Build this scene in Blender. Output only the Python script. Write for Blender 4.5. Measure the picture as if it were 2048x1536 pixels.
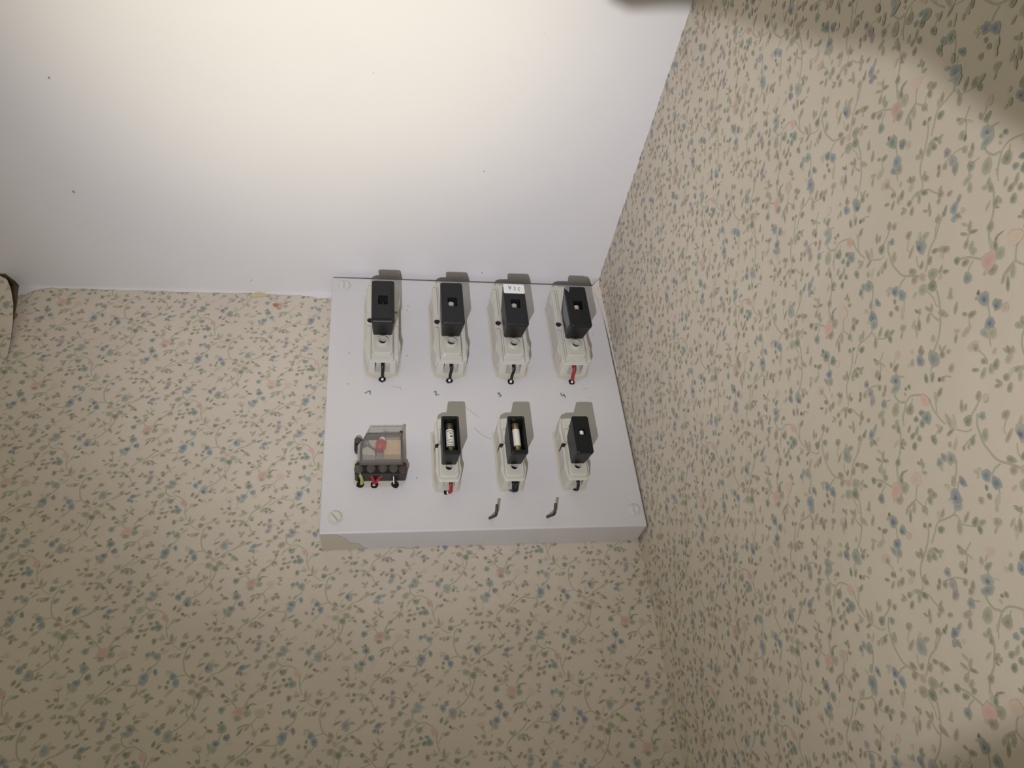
import bpy, bmesh, math, random
from mathutils import Vector, Matrix
scene = bpy.context.scene
for o in list(bpy.data.objects): bpy.data.objects.remove(o, do_unlink=True)
col = scene.collection
random.seed(7)
OZ = 2.3947                 # height of the fuse board's top edge; the ceiling is at 2.40
BT = 0.0294                 # thickness of the fuse board
XC = 0.2517                 # x of the corner between back wall and right wall
AW = 0.0104                 # the right wall is this many radians off square

# ------------------------------------------------------------ camera
cam_d = bpy.data.cameras.new('camera'); cam = bpy.data.objects.new('camera', cam_d); col.objects.link(cam)
yaw, pitch, roll, fpx = 0.2148, 0.5980, -0.1137, 1531.0
fwd = Vector((math.sin(yaw)*math.cos(pitch), math.cos(yaw)*math.cos(pitch), math.sin(pitch)))
r0 = Vector((math.cos(yaw), -math.sin(yaw), 0)); u0 = r0.cross(fwd)
rt = r0*math.cos(roll) + u0*math.sin(roll); up = -r0*math.sin(roll) + u0*math.cos(roll)
M = Matrix((( rt.x, up.x, -fwd.x, 0.0391), (rt.y, up.y, -fwd.y, -0.5605), (rt.z, up.z, -fwd.z, -0.4869+OZ), (0,0,0,1)))
cam.matrix_world = M
cam_d.sensor_width = 36; cam_d.lens = fpx*36/2048; cam_d.clip_start = 0.01
scene.camera = cam

# ------------------------------------------------------------ colour management, sky, lamps
scene.view_settings.view_transform = 'Standard'; scene.view_settings.look = 'None'
scene.view_settings.gamma = 1; scene.view_settings.use_curve_mapping = False
scene.view_settings.exposure = 0.0
w = bpy.data.worlds.new('room_light'); scene.world = w; w.use_nodes = True
w.node_tree.nodes['Background'].inputs[0].default_value = (1.0, 0.985, 0.78, 1)
w.node_tree.nodes['Background'].inputs[1].default_value = 0.225
LT = Vector((-0.03, -0.56, -0.65+OZ))          # the flashlight's bulb
def spot(name, power, color, target, deg, blend, r):
    d = bpy.data.lights.new(name, 'SPOT'); d.energy = power; d.color = color
    d.spot_size = math.radians(deg); d.spot_blend = blend; d.shadow_soft_size = r
    o = bpy.data.objects.new(name, d); col.objects.link(o); o.location = LT
    o.rotation_euler = (Vector(target)-LT).to_track_quat('-Z', 'Y').to_euler(); return o
spot('flashlight_spill', 10.9, (0.86, 0.87, 1.0), (0.07, -0.12, OZ+0.03), 58, 1.0, 0.0016)
spot('flashlight_beam', 8.3, (1.0, 0.96, 0.52), (0.0, -0.32, OZ), 40, 1.0, 0.0016)
spot('flashlight_glow', 6.0, (1.0, 0.97, 0.99), (0.22, -0.24, OZ+0.16), 104, 1.0, 0.0016)
ld = bpy.data.lights.new('room_lamp', 'POINT'); ld.energy = 2.6; ld.color = (1.0, 0.95, 0.74); ld.shadow_soft_size = 0.2
lo = bpy.data.objects.new('room_lamp', ld); col.objects.link(lo); lo.location = (-0.9, -0.6, OZ-0.22)

# ------------------------------------------------------------ helpers
def lin(c):   # sRGB 0-255 -> linear
    return tuple((((v/255)/12.92) if v/255 <= 0.04045 else ((v/255+0.055)/1.055)**2.4) for v in c)
def mat(name, c, rough=0.5, spec=0.5, noise=0.0, nscale=200, bump=0.0, bscale=300, metal=0.0, coat=0.0):
    m = bpy.data.materials.new(name); m.use_nodes = True; nt = m.node_tree; b = nt.nodes['Principled BSDF']
    b.inputs['Roughness'].default_value = rough; b.inputs['Specular IOR Level'].default_value = spec
    b.inputs['Metallic'].default_value = metal; b.inputs['Coat Weight'].default_value = coat
    c = lin(c)
    tc = nt.nodes.new('ShaderNodeTexCoord')
    if noise:
        n = nt.nodes.new('ShaderNodeTexNoise'); n.inputs['Scale'].default_value = nscale; n.inputs['Detail'].default_value = 4
        nt.links.new(tc.outputs['Object'], n.inputs['Vector'])
        mx = nt.nodes.new('ShaderNodeMix'); mx.data_type = 'RGBA'
        mx.inputs[6].default_value = (*[v*(1-noise) for v in c], 1); mx.inputs[7].default_value = (*[min(1, v*(1+noise)) for v in c], 1)
        nt.links.new(n.outputs['Fac'], mx.inputs[0]); nt.links.new(mx.outputs[2], b.inputs['Base Color'])
    else: b.inputs['Base Color'].default_value = (*c, 1)
    if bump:
        n2 = nt.nodes.new('ShaderNodeTexNoise'); n2.inputs['Scale'].default_value = bscale; n2.inputs['Detail'].default_value = 3
        nt.links.new(tc.outputs['Object'], n2.inputs['Vector'])
        bp = nt.nodes.new('ShaderNodeBump'); bp.inputs['Strength'].default_value = bump; bp.inputs['Distance'].default_value = 0.001
        nt.links.new(n2.outputs['Fac'], bp.inputs['Height']); nt.links.new(bp.outputs['Normal'], b.inputs['Normal'])
    return m
def attr_mat(name, rough, bump, bscale, spec=0.3, mott=0.05, mscale=25, fine=0.0):
    """colour comes from the printed / painted 'tint' attribute of the mesh"""
    m = bpy.data.materials.new(name); m.use_nodes = True; nt = m.node_tree; b = nt.nodes['Principled BSDF']
    b.inputs['Roughness'].default_value = rough; b.inputs['Specular IOR Level'].default_value = spec
    a = nt.nodes.new('ShaderNodeAttribute'); a.attribute_name = 'tint'
    tc = nt.nodes.new('ShaderNodeTexCoord')
    n = nt.nodes.new('ShaderNodeTexNoise'); n.inputs['Scale'].default_value = mscale; n.inputs['Detail'].default_value = 5
    nt.links.new(tc.outputs['Object'], n.inputs['Vector'])
    mr = nt.nodes.new('ShaderNodeMapRange'); mr.inputs[1].default_value = 0.3; mr.inputs[2].default_value = 0.7
    mr.inputs[3].default_value = 1-mott; mr.inputs[4].default_value = 1+mott
    nt.links.new(n.outputs['Fac'], mr.inputs[0])
    vm = nt.nodes.new('ShaderNodeVectorMath'); vm.operation = 'SCALE'
    nt.links.new(a.outputs['Color'], vm.inputs[0]); nt.links.new(mr.outputs[0], vm.inputs['Scale'])
    nt.links.new(vm.outputs[0], b.inputs['Base Color'])
    n2 = nt.nodes.new('ShaderNodeTexNoise'); n2.inputs['Scale'].default_value = bscale; n2.inputs['Detail'].default_value = 3
    nt.links.new(tc.outputs['Object'], n2.inputs['Vector'])
    bp = nt.nodes.new('ShaderNodeBump'); bp.inputs['Strength'].default_value = bump; bp.inputs['Distance'].default_value = 0.002
    nt.links.new(n2.outputs['Fac'], bp.inputs['Height']); nt.links.new(bp.outputs['Normal'], b.inputs['Normal'])
    return m
def tag(o, label=None, cat=None, group=None, kind=None):
    if label: o['label'] = label
    if cat: o['category'] = cat
    if group: o['group'] = group
    if kind: o['kind'] = kind
    return o
def empty(name, loc, parent=None):
    o = bpy.data.objects.new(name, None); o.empty_display_size = 0.01; o.location = loc; o.parent = parent; col.objects.link(o); return o
def link_bm(name, bm, m, parent=None, bevel=0.0, smooth=False, loc=None, seg=2):
    me = bpy.data.meshes.new(name); bmesh.ops.recalc_face_normals(bm, faces=bm.faces); bm.to_mesh(me); bm.free()
    for mm in (m if isinstance(m, (list, tuple)) else [m]): me.materials.append(mm)
    o = bpy.data.objects.new(name, me); col.objects.link(o)
    if parent: o.parent = parent
    if loc: o.location = loc
    if smooth:
        for f in me.polygons: f.use_smooth = True
    if bevel:
        b = o.modifiers.new('bevel', 'BEVEL'); b.width = bevel; b.segments = seg; b.limit_method = 'ANGLE'; b.angle_limit = math.radians(35)
        b.harden_normals = False
    return o
def bake(o):
    """apply the object's modifiers"""
    dg = bpy.context.evaluated_depsgraph_get(); dg.update()
    me = bpy.data.meshes.new_from_object(o.evaluated_get(dg)); o.modifiers.clear(); o.data = me; return o
def V(x, h, z): return Vector((x, -h, z))       # board-local: h is the height in front of the board's face
def prism(bm, poly, h0, h1, poly1=None, mi=0):
    poly1 = poly1 or poly; n = len(poly)
    a = [bm.verts.new(V(x, h0, z)) for x, z in poly]; b = [bm.verts.new(V(x, h1, z)) for x, z in poly1]
    fs = [bm.faces.new(a[::-1]), bm.faces.new(b)]
    for i in range(n): fs.append(bm.faces.new((a[i], a[(i+1)%n], b[(i+1)%n], b[i])))
    for f in fs: f.material_index = mi
def rect(x0, x1, z0, z1): return [(x0, z0), (x1, z0), (x1, z1), (x0, z1)]
def rrect(x0, x1, z0, z1, r, n=4):
    pts = []
    for cx, cz, a0 in ((x1-r, z0+r, -90), (x1-r, z1-r, 0), (x0+r, z1-r, 90), (x0+r, z0+r, 180)):
        for k in range(n+1):
            a = math.radians(a0+90*k/n); pts.append((cx+r*math.cos(a), cz+r*math.sin(a)))
    return pts
def circ(cx, cz, r, n=24): return [(cx+r*math.cos(2*math.pi*k/n), cz+r*math.sin(2*math.pi*k/n)) for k in range(n)]
def loft(bm, loops, cap0=True, cap1=True, mi=0):
    """loops: list of (points, h)"""
    vs = [[bm.verts.new(V(x, h, z)) for x, z in pts] for pts, h in loops]; n = len(vs[0])
    for a, b in zip(vs, vs[1:]):
        for i in range(n): bm.faces.new((a[i], a[(i+1)%n], b[(i+1)%n], b[i])).material_index = mi
    if cap0: bm.faces.new(vs[0][::-1]).material_index = mi
    if cap1: bm.faces.new(vs[-1]).material_index = mi
def smooth_path(pts, k=6):
    P = [Vector(p) for p in pts]; out = []
    for i in range(len(P)-1):
        p0, p1, p2, p3 = P[max(i-1, 0)], P[i], P[i+1], P[min(i+2, len(P)-1)]
        for j in range(k):
            t = j/k
            out.append(0.5*((2*p1)+(p2-p0)*t+(2*p0-5*p1+4*p2-p3)*t*t+(3*p1-p0-3*p2+p3)*t**3))
    out.append(P[-1]); return out
def tube(bm, pts, r, n=10, smooth=True, mi=0):
    P = smooth_path(pts) if smooth else [Vector(p) for p in pts]
    rings = []; prev = Vector((0.3, 0.2, 1)).normalized()
    for i, p in enumerate(P):
        d = (P[min(i+1, len(P)-1)]-P[max(i-1, 0)]).normalized()
        a = (prev-d*prev.dot(d)).normalized(); prev = a; b = d.cross(a)
        rings.append([bm.verts.new(p+(a*math.cos(2*math.pi*k/n)+b*math.sin(2*math.pi*k/n))*r) for k in range(n)])
    for A, B in zip(rings, rings[1:]):
        for i in range(n): bm.faces.new((A[i], A[(i+1)%n], B[(i+1)%n], B[i])).material_index = mi
    bm.faces.new(rings[0][::-1]).material_index = mi; bm.faces.new(rings[-1]).material_index = mi
def cylinder(bm, p0, p1, r0, r1=None, n=20, mi=0):
    p0, p1 = Vector(p0), Vector(p1); d = (p1-p0).normalized(); a = d.orthogonal().normalized(); b = d.cross(a); r1 = r0 if r1 is None else r1
    A = [bm.verts.new(p0+(a*math.cos(2*math.pi*k/n)+b*math.sin(2*math.pi*k/n))*r0) for k in range(n)]
    B = [bm.verts.new(p1+(a*math.cos(2*math.pi*k/n)+b*math.sin(2*math.pi*k/n))*r1) for k in range(n)]
    for i in range(n): bm.faces.new((A[i], A[(i+1)%n], B[(i+1)%n], B[i])).material_index = mi
    bm.faces.new(A[::-1]).material_index = mi; bm.faces.new(B).material_index = mi
def ribbon(bm, pts, w, h, mi=0):
    """a flat pen stroke lying on the plane at height h"""
    for (x0, z0), (x1, z1) in zip(pts, pts[1:]):
        d = Vector((x1-x0, z1-z0)); L = max(d.length, 1e-6); d /= L; nx, nz = -d.y*w/2, d.x*w/2; e = w*0.3
        x0_, z0_, x1_, z1_ = x0-d.x*e, z0-d.y*e, x1+d.x*e, z1+d.y*e
        f = bm.faces.new([bm.verts.new(V(*q)) for q in ((x0_+nx, h, z0_+nz), (x0_-nx, h, z0_-nz), (x1_-nx, h, z1_-nz), (x1_+nx, h, z1_+nz))])
        f.material_index = mi; h += 0.000004

# ------------------------------------------------------------ the printed wallpaper pattern (one repeat, 0.01 mm units, measured on the wall)
LEAVES = "-2826 2267 -2552 2422 148 d;-3081 2032 -2805 1886 182 p;-2394 2113 -2088 2266 206 r;-1953 2360 -1645 2212 149 d;-1652 2098 -1364 2044 201 g;-1510 2004 -1183 1822 182 d;-1679 1779 -1591 2008 114 l;-3419 1500 -2947 1476 327 g;-2644 1706 -2165 1524 326 g;-2849 1111 -2545 1391 380 D;-2295 1215 -2066 1282 114 l;-2119 1390 -1841 1521 87 g;-1959 1296 -1715 1120 127 d;-3028 152 -2791 -242 137 g;-2408 -440 -2063 -154 143 g;-2340 296 -2117 156 91 g;-2274 215 -1982 483 115 g;-198 2110 -21 1833 104 l;-460 1854 -220 1576 102 g;-105 1623 174 1858 118 g;-104 1550 206 1356 120 d;-620 1250 -325 1415 175 g;-503 2564 -225 2586 185 b;-238 2654 -85 2342 130 d;40 2506 230 2497 126 l;-1302 1133 -1030 1152 236 D;-478 993 -193 1176 145 g;-507 831 -216 849 165 g;-1054 812 -732 731 167 d;-1288 112 -1013 368 287 t;-353 44 281 75 420 P;-284 -313 121 -367 271 r;287 -119 710 -32 318 g;-513 -224 -315 -151 84 p;271 289 454 618 142 l;407 152 597 448 156 D;553 417 792 523 86 D;720 513 1051 457 52 d;567 941 863 1085 216 d;1242 1472 1591 1622 160 d;1250 1425 1400 1284 70 d;1484 1373 1640 1486 88 g;884 1656 1236 1787 102 l;1432 2034 1632 2263 162 d;1235 2438 1473 2304 137 g;1461 2305 1693 2499 163 g;1969 1725 2237 1895 132 g;1987 1436 2292 1488 170 d;2307 1400 2633 1640 146 g;1865 975 2137 1141 203 D;2347 1084 2521 1243 189 d;2580 1967 2811 1868 166 t;2976 2030 3256 1868 162 t;2782 1498 3068 1687 219 D;3101 1483 3417 1772 366 t;2378 2502 2711 2418 202 D;3413 2215 3728 2372 368 P;4098 1910 4201 2213 156 l;4276 2004 4622 2146 161 d;3475 782 3807 879 85 g;3516 1127 3729 850 105 l;2988 688 3248 708 318 D;4204 547 4208 1160 172 g;4302 522 4538 943 156 l;3838 466 4286 503 96 d;4975 821 5206 1179 143 g;5133 780 5341 937 101 g;4884 294 5245 428 255 D;4894 492 5260 454 107 d;5876 756 6107 946 173 r;6090 585 6334 573 203 r;5594 191 5858 112 205 t;4208 -411 4379 -303 127 g;4473 -516 4599 -347 113 g;4697 -463 4962 -256 170 d;5302 -625 5602 -335 227 g;1755 421 1916 243 91 r;1934 281 2069 438 115 r;1901 113 2083 208 114 r;1803 -102 2022 -159 114 r;1053 34 1559 -219 371 q;-54 -1023 265 -801 99 g;213 -849 803 -767 95 g;-11 -1402 280 -979 126 d;391 -1149 684 -875 141 g;923 -1317 1202 -1389 209 g;1476 -1298 1658 -1023 181 d;1611 -862 1889 -877 170 r;1735 -1047 2009 -1151 193 d;2738 -268 3008 -133 212 t;3061 -155 3291 -116 262 s;2778 -509 2882 -353 113 l;3272 -387 3698 -332 341 s;3381 -412 3595 -314 127 D;3651 48 3831 183 143 g;3808 -156 4176 100 100 l;2998 -1288 3197 -1000 167 g;3397 -1405 3632 -1343 327 b;3477 -1410 3570 -1339 154 B;2628 -1708 3115 -1705 468 b;2740 -1759 2986 -1666 273 B;2568 -1999 2980 -1998 310 s;2471 -1605 2663 -1773 100 l;2595 -1075 2785 -1257 134 l;1546 -2020 1729 -1763 138 l;1753 -2001 2034 -1781 125 g;1277 -2356 1628 -2414 222 D;633 -1949 771 -1789 167 D;891 -1982 1072 -1993 127 D;-439 -2596 -163 -2855 169 g;-211 -2852 -49 -2540 176 g;84 -3153 340 -2837 218 g;330 -2909 639 -2855 170 g;409 -3191 588 -3021 259 d;673 -2845 867 -3123 118 d;808 -3059 1104 -3126 107 g;780 -3286 865 -3111 121 g;-1135 -636 -996 -491 128 K;-1330 -650 -1156 -710 97 g;-1225 -927 -756 -909 384 t;-1115 -964 -854 -928 242 B;-812 -1574 -482 -1375 306 t;-788 -1544 -626 -1460 180 B;-560 -1793 -274 -1822 202 q;-1505 -1800 -1066 -1837 303 b;-1411 -1830 -1144 -1833 206 B;-1759 -1797 -1554 -2207 198 s;-1550 -2226 -1219 -2123 310 g;-2100 -709 -1934 -869 118 d;-1922 -982 -1560 -1065 173 d;-3018 -1368 -2756 -1122 126 g;-2827 -963 -2550 -1146 110 l;-2578 -1393 -2035 -1337 173 l;-2641 -1978 -2139 -2051 210 q;-2408 -2157 -2172 -2171 215 r;-2902 -2748 -2658 -2907 106 d;-2712 -3230 -2362 -3044 135 g;-2388 -2720 -2144 -2878 170 d;-2260 -3348 -2061 -3099 163 g;-2035 -3320 -1729 -3131 190 d;-1783 -2828 -1571 -2733 95 l;-1323 -2965 -1148 -3298 108 g;-1177 -3273 -1134 -2976 129 d;-1113 -3300 -935 -3150 163 g;-1491 -3431 -1140 -3334 171 l;-684 -3683 -380 -3525 120 g;-613 -3747 -397 -3838 177 d;-2377 -3846 -2103 -3946 111 g;-2208 -3681 -2048 -3938 84 g;-1893 -3860 -1628 -3865 185 d;-1982 -4338 -1716 -4146 160 d;-1376 -4284 -1118 -3986 148 g;-1620 -3848 -1285 -3799 89 l;-1355 -3877 -1072 -3930 153 g;-1007 -4075 -782 -4323 173 D;-449 -4901 -183 -4999 197 r;-370 -4872 -105 -4704 106 g;-639 -5118 -437 -5046 129 r;-99 -5269 166 -5310 139 r;-1378 -4753 -1172 -4968 90 g;-1117 -5011 -963 -4717 118 g;-1250 -5185 -1040 -4999 106 g;-3243 -3756 -3064 -3592 162 g;-3097 -3940 -2818 -3917 164 l;-2722 -4921 -2363 -4911 219 r;-3074 -5709 -2593 -5479 129 r;-2519 -5820 -2046 -5814 489 s;-2498 -5838 -2273 -5798 272 B;-2247 -5519 -1988 -5323 144 l;-2029 -5641 -1660 -5684 162 g;-1121 -5676 -844 -5542 181 r;-714 -5732 -504 -5651 166 D;-605 -5712 -335 -5538 91 d;-338 -6012 70 -5849 242 b;59 -5904 393 -5758 115 s;-442 -6217 -64 -6300 155 s;684 -3918 981 -3848 246 v;771 -3912 911 -3879 116 B;-46 -4254 180 -4110 133 d;153 -4091 284 -3928 134 d;341 -4279 575 -4165 185 r;682 -4418 1019 -4358 292 v;596 -4867 914 -4597 226 v;1584 -4064 1830 -3860 269 g;1653 -4246 1873 -4101 120 K;1852 -3461 2142 -3623 154 g;1873 -3245 2036 -3496 120 d;2195 -3722 2321 -3969 66 l;1388 -4581 1614 -4479 170 r;1459 -4965 1750 -4839 156 r;1699 -4882 1890 -4649 146 r;2423 -5017 2684 -4701 438 s;2495 -4964 2606 -4825 172 B;2068 -5150 2683 -5168 240 s;2646 -4275 2750 -4056 132 g;2693 -4479 3083 -4415 165 d;3081 -4053 3436 -4040 225 q;2792 -4884 3095 -5044 43 l;1189 -5253 1488 -5307 265 t;1273 -5270 1412 -5302 136 D;1628 -6053 2085 -5726 338 g;709 -5564 1157 -5566 179 g;738 -6030 963 -5752 170 g;2456 -6506 2816 -6266 296 d;2825 -5582 2938 -5497 131 d;3013 -5595 3182 -5560 175 D;2661 -5708 2771 -5676 139 l;4053 -6033 4188 -5703 168 D;4307 -6165 4584 -5915 130 d;4635 -6393 4780 -6272 155 K;4806 -6485 4949 -6387 129 r;5339 -6408 5623 -6262 191 g;4673 -5499 5160 -5433 508 s;4774 -5697 4980 -5578 285 B;4087 -5145 4409 -5050 345 b;4156 -5132 4294 -5071 168 B;4370 -4835 4663 -4654 158 d;4408 -4926 4661 -4872 114 d;3505 -4826 3674 -4849 130 l;3729 -4969 3923 -4783 146 g;3992 -4545 4116 -4423 133 l;5385 -5430 5488 -5238 92 g;5321 -5728 5466 -5500 196 d;5465 -5494 5755 -5444 100 g;5613 -5696 5822 -5751 136 g;5265 -4894 5411 -4702 172 l;3059 -2953 3400 -2790 216 d;3177 -3192 3387 -3229 255 D;3353 -3020 3696 -3053 161 g;2260 -2905 2549 -2530 191 g;2504 -2478 2537 -2313 118 l;2727 -2658 3138 -2442 136 r;4489 -1796 4852 -1665 314 b;4561 -1787 4752 -1703 151 B;4744 -2194 5102 -2120 360 b;4344 -2058 4500 -2117 191 D;4280 -2447 4463 -2365 204 d;3830 -2371 4057 -2341 197 r;4454 -2792 4799 -2565 164 l;4351 -2988 4497 -2831 109 l;4232 -1312 4392 -1474 113 l;4443 -1324 4584 -1523 103 l;4200 -1590 4401 -1538 95 l;5830 -1657 6116 -1939 195 d;5703 -2180 6027 -2111 214 r;6187 -2478 6358 -2269 233 p;5386 -2693 5669 -2653 92 l;6259 -4171 6476 -4575 159 g;5712 -3500 5895 -3858 126 g;5883 -3857 6067 -3601 121 g;5447 -4071 5748 -3849 134 g;4032 -3275 4351 -3386 222 g;4614 -3693 4940 -3532 107 l;4675 -4101 4847 -3720 106 g;4906 -4037 5145 -3690 134 d;5170 -3191 5363 -3521 113 d;5265 -3430 5458 -3332 107 g;4603 -4174 4753 -3895 80 l;3826 -3608 4073 -3460 67 g"
STEMS = "55:-2699 1960 -2384 2213 -2020 2532 -1498 2711;37:-3083 1352 -2987 1053 -2929 790;43:-3330 168 -3174 -126 -3258 -280;49:-598 1296 -151 1539 -14 1632;62:-1052 1107 -699 873 -462 600 -219 295;43:-1032 402 -812 520 -571 592;68:343 559 630 1004 1070 1313 1274 1571 1526 1929 1561 2164;43:1878 2081 2023 2347 2052 2551;55:3799 2197 3743 1723 3846 1245 3976 891;55:3784 1450 4011 1846 4154 2181;43:3188 810 3460 883 3564 1024;55:5230 442 5596 556 5969 725;68:5591 357 5336 40 5267 -285 5199 -607 5282 -1063 5438 -1520 5866 -1925 6225 -2292;37:4348 420 4777 69 5046 42;43:4331 -314 4696 -242 5105 -243;37:1946 215 1906 87 1719 -78;49:1354 -272 1080 -450 881 -695 844 -820 983 -1081 1090 -1339 1064 -1619;43:1109 -1277 1319 -1100 1486 -1014;62:3678 -525 3479 -836 3214 -1109 2998 -1288;49:3302 -1273 3122 -1485;55:2627 -1990 2417 -2176 1929 -2148 1436 -2076 1063 -2331 640 -2612;62:873 -1950 641 -2306 286 -2621 -77 -2872 -444 -3091 -666 -3435 -721 -3728;55:-956 -1161 -1072 -1466 -1168 -1634;49:-1566 -2206 -1640 -2354 -1734 -2518;37:-1933 -1044 -2210 -1401 -2460 -1337;43:-2244 -2318 -2138 -2747 -2214 -2982;43:-721 -3728 -935 -3950 -1282 -3811;55:-1270 -3870 -939 -4067 -669 -4260 -549 -4559 -360 -4861;37:-2427 -4952 -2890 -5261 -2950 -5482;62:-1514 -6142 -1171 -5914 -868 -5750 -573 -5674;43:-1552 -6094 -1176 -5762 -854 -5683;43:516 -4102 1056 -4184 1391 -4347 1576 -4465;55:1856 -4070 2100 -3788 2128 -3610 2005 -3422;43:2073 -3637 2346 -3504 2596 -3399;55:2674 -4712 2822 -4546 2970 -4378;43:3097 -4078 2830 -4251;43:1223 -5370 994 -5526;37:1488 -5244 1799 -5363;68:2171 -5174 2141 -5489 2286 -5814 2548 -5986 2199 -6290 1956 -6526;55:2551 -6003 2887 -5941 3195 -6048 3522 -6270;43:2771 -6274 2982 -6090;49:4344 -5956 4545 -5739 4786 -5582;43:4935 -6368 5125 -6467 5264 -6619;37:3098 -3004 2764 -2801 2573 -2667;55:4922 -1808 5153 -1694 5473 -1681;43:6406 -2019 6342 -1762 6500 -1439;68:6576 -3339 6425 -3818 6131 -4343 5824 -4741 5448 -5042 5087 -5223;37:6181 -3130 6261 -3503 6218 -3866 6371 -3876;49:5956 -4392 5854 -4085 5820 -3841;31:4853 -3841 5174 -3558 5401 -3450;49:2533 -2326 2384 -2162;37:4820 -2584 4933 -2311;31:-527 -1807 -634 -1863"

PAPER = lin((206, 195, 180))
INK = {'g': (152, 155, 131), 'd': (132, 136, 112), 'D': (116, 130, 106), 'l': (178, 175, 150), 'r': (152, 143, 122), 't': (116, 138, 132), 's': (138, 150, 146),
       'b': (112, 134, 148), 'B': (84, 107, 130), 'p': (197, 170, 155), 'P': (200, 162, 150), 'q': (202, 181, 162), 'K': (98, 100, 82), 'v': (142, 143, 144)}
INK = {k: lin(v) for k, v in INK.items()}
CU, CW = 0.0920, 0.0883     # width and height of the half-drop repeat
class Print:
    """triangles with a colour per vertex: paper plus flat printed marks a hair above it"""
    def __init__(s, surf, bounds): s.v = []; s.f = []; s.c = []; s.surf = surf; s.b = bounds; s.rnd = random.Random(5)
    def clampuv(s, u, v): return (min(max(u, s.b[0]), s.b[1]), min(max(v, s.b[2]), s.b[3]))
    def fan(s, pts, cen, ccol, rcol):
        ins = [s.b[0] < u < s.b[1] and s.b[2] < v < s.b[3] for u, v in pts]
        if not any(ins): return
        h = s.rnd.uniform(0.00006, 0.00028); n0 = len(s.v)
        s.v.append(s.surf(*s.clampuv(*cen), h)); s.c.append(ccol)
        for p in pts: s.v.append(s.surf(*s.clampuv(*p), h)); s.c.append(rcol)
        n = len(pts)
        for i in range(n): s.f.append((n0, n0+1+i, n0+1+(i+1) % n))
    def leaf(s, u1, v1, u2, v2, w, c, rnd):
        d = math.hypot(u2-u1, v2-v1) or 1e-5; du, dv = (u2-u1)/d, (v2-v1)/d; mu, mv = (u1+u2)/2, (v1+v2)/2
        blob = c in 'pPqbBstv'; nn = 10 if blob else 8
        ccol = tuple(x*rnd for x in INK[c]); rc = tuple(0.50*a+0.50*b for a, b in zip(ccol, PAPER))
        L = d/2*1.20; W = w/2*1.50; pts = []
        for k in range(nn):
            a = 2*math.pi*k/nn; ca, sa = math.cos(a), math.sin(a)
            if blob: wob = 1+0.11*math.sin(3*a+u1*900)+0.07*math.sin(5*a+v1*700)
            else: wob = 1.0
            x = L*ca*wob; y = W*sa*wob*(1 if blob else (0.92-0.22*ca))
            pts.append((mu+du*x-dv*y, mv+dv*x+du*y))
        s.fan(pts, (mu-du*L*0.1, mv-dv*L*0.1), ccol, rc)
    def stem(s, pts, w):
        P = smooth_path([(a, b, 0) for a, b in pts], 3)
        c0 = tuple(0.62*a+0.38*b for a, b in zip(INK['g'], PAPER)); w = w*1.45; h = s.rnd.uniform(0.00002, 0.00005); prev = None
        for i, p in enumerate(P):
            d = (P[min(i+1, len(P)-1)]-P[max(i-1, 0)]); L = d.length or 1e-6; nx, ny = -d.y/L*w/2, d.x/L*w/2
            inside = s.b[0] < p.x < s.b[1] and s.b[2] < p.y < s.b[3]
            n0 = len(s.v); s.v += [s.surf(*s.clampuv(p.x+nx, p.y+ny), h), s.surf(*s.clampuv(p.x-nx, p.y-ny), h)]; s.c += [c0, c0]
            if prev is not None and (inside or prev[1]): s.f.append((prev[0], prev[0]+1, n0+1, n0))
            prev = (n0, inside)
    def pattern(s, au, av, sc, mask=None):
        """au, av: where the repeat's rose sits; sc: scale of the print"""
        rng = random.Random(3)
        LV = [l.split() for l in LEAVES.split(';')]; ST = [l.split(':') for l in STEMS.split(';')]
        cu, cv = CU*sc, CW*sc
        i0 = int(math.floor((s.b[0]-au)/cu))-1; i1 = int(math.ceil((s.b[1]-au)/cu))+1
        for i in range(i0, i1+1):
            off = -0.486*cv*i
            j0 = int(math.floor((s.b[2]-av-off)/cv))-1; j1 = int(math.ceil((s.b[3]-av-off)/cv))+1
            for j in range(j0, j1+1):
                ou, ov = au+i*cu, av+off+j*cv
                if not (s.b[0]-0.08 < ou < s.b[1]+0.08 and s.b[2]-0.08 < ov < s.b[3]+0.08): continue
                for w, pp in ST:
                    q = list(map(int, pp.split())); s.stem([(ou+q[k]*1e-5*sc, ov+q[k+1]*1e-5*sc) for k in range(0, len(q), 2)], int(w)*1e-5*sc)
                for a in LV:
                    x1, y1, x2, y2, w = [int(t)*1e-5*sc for t in a[:5]]
                    s.leaf(ou+x1, ov+y1, ou+x2, ov+y2, w, a[5], rng.uniform(0.85, 1.12))
    def quad(s, pts, c):
        n0 = len(s.v); s.v += pts; s.c += [c]*len(pts); s.f.append(tuple(range(n0, n0+len(pts))))
    def patch(s, pts, h, c, rc=None):
        cu = sum(p[0] for p in pts)/len(pts); cv = sum(p[1] for p in pts)/len(pts)
        n0 = len(s.v); s.v.append(s.surf(cu, cv, h)); s.c.append(c)
        for p in pts: s.v.append(s.surf(p[0], p[1], h)); s.c.append(rc or c)
        for i in range(len(pts)): s.f.append((n0, n0+1+i, n0+1+(i+1) % len(pts)))
    def build(s, name, m, parent=None):
        me = bpy.data.meshes.new(name); me.from_pydata(s.v, [], s.f); me.update()
        at = me.attributes.new('tint', 'FLOAT_COLOR', 'POINT')
        flat = []
        for c in s.c: flat += [c[0], c[1], c[2], 1.0]
        at.data.foreach_set('color', flat); me.materials.append(m)
        o = bpy.data.objects.new(name, me); col.objects.link(o); o.parent = parent; return o

paper_m = attr_mat('printed_wallpaper', 0.55, 0.25, 60, spec=0.25, mott=0.035, mscale=18)
white_m = attr_mat('ceiling_paint', 0.42, 0.35, 14, spec=0.4, mott=0.015, mscale=8)
WHITE = lin((222, 219, 219)); CREAM = lin((205, 196, 165))

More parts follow.
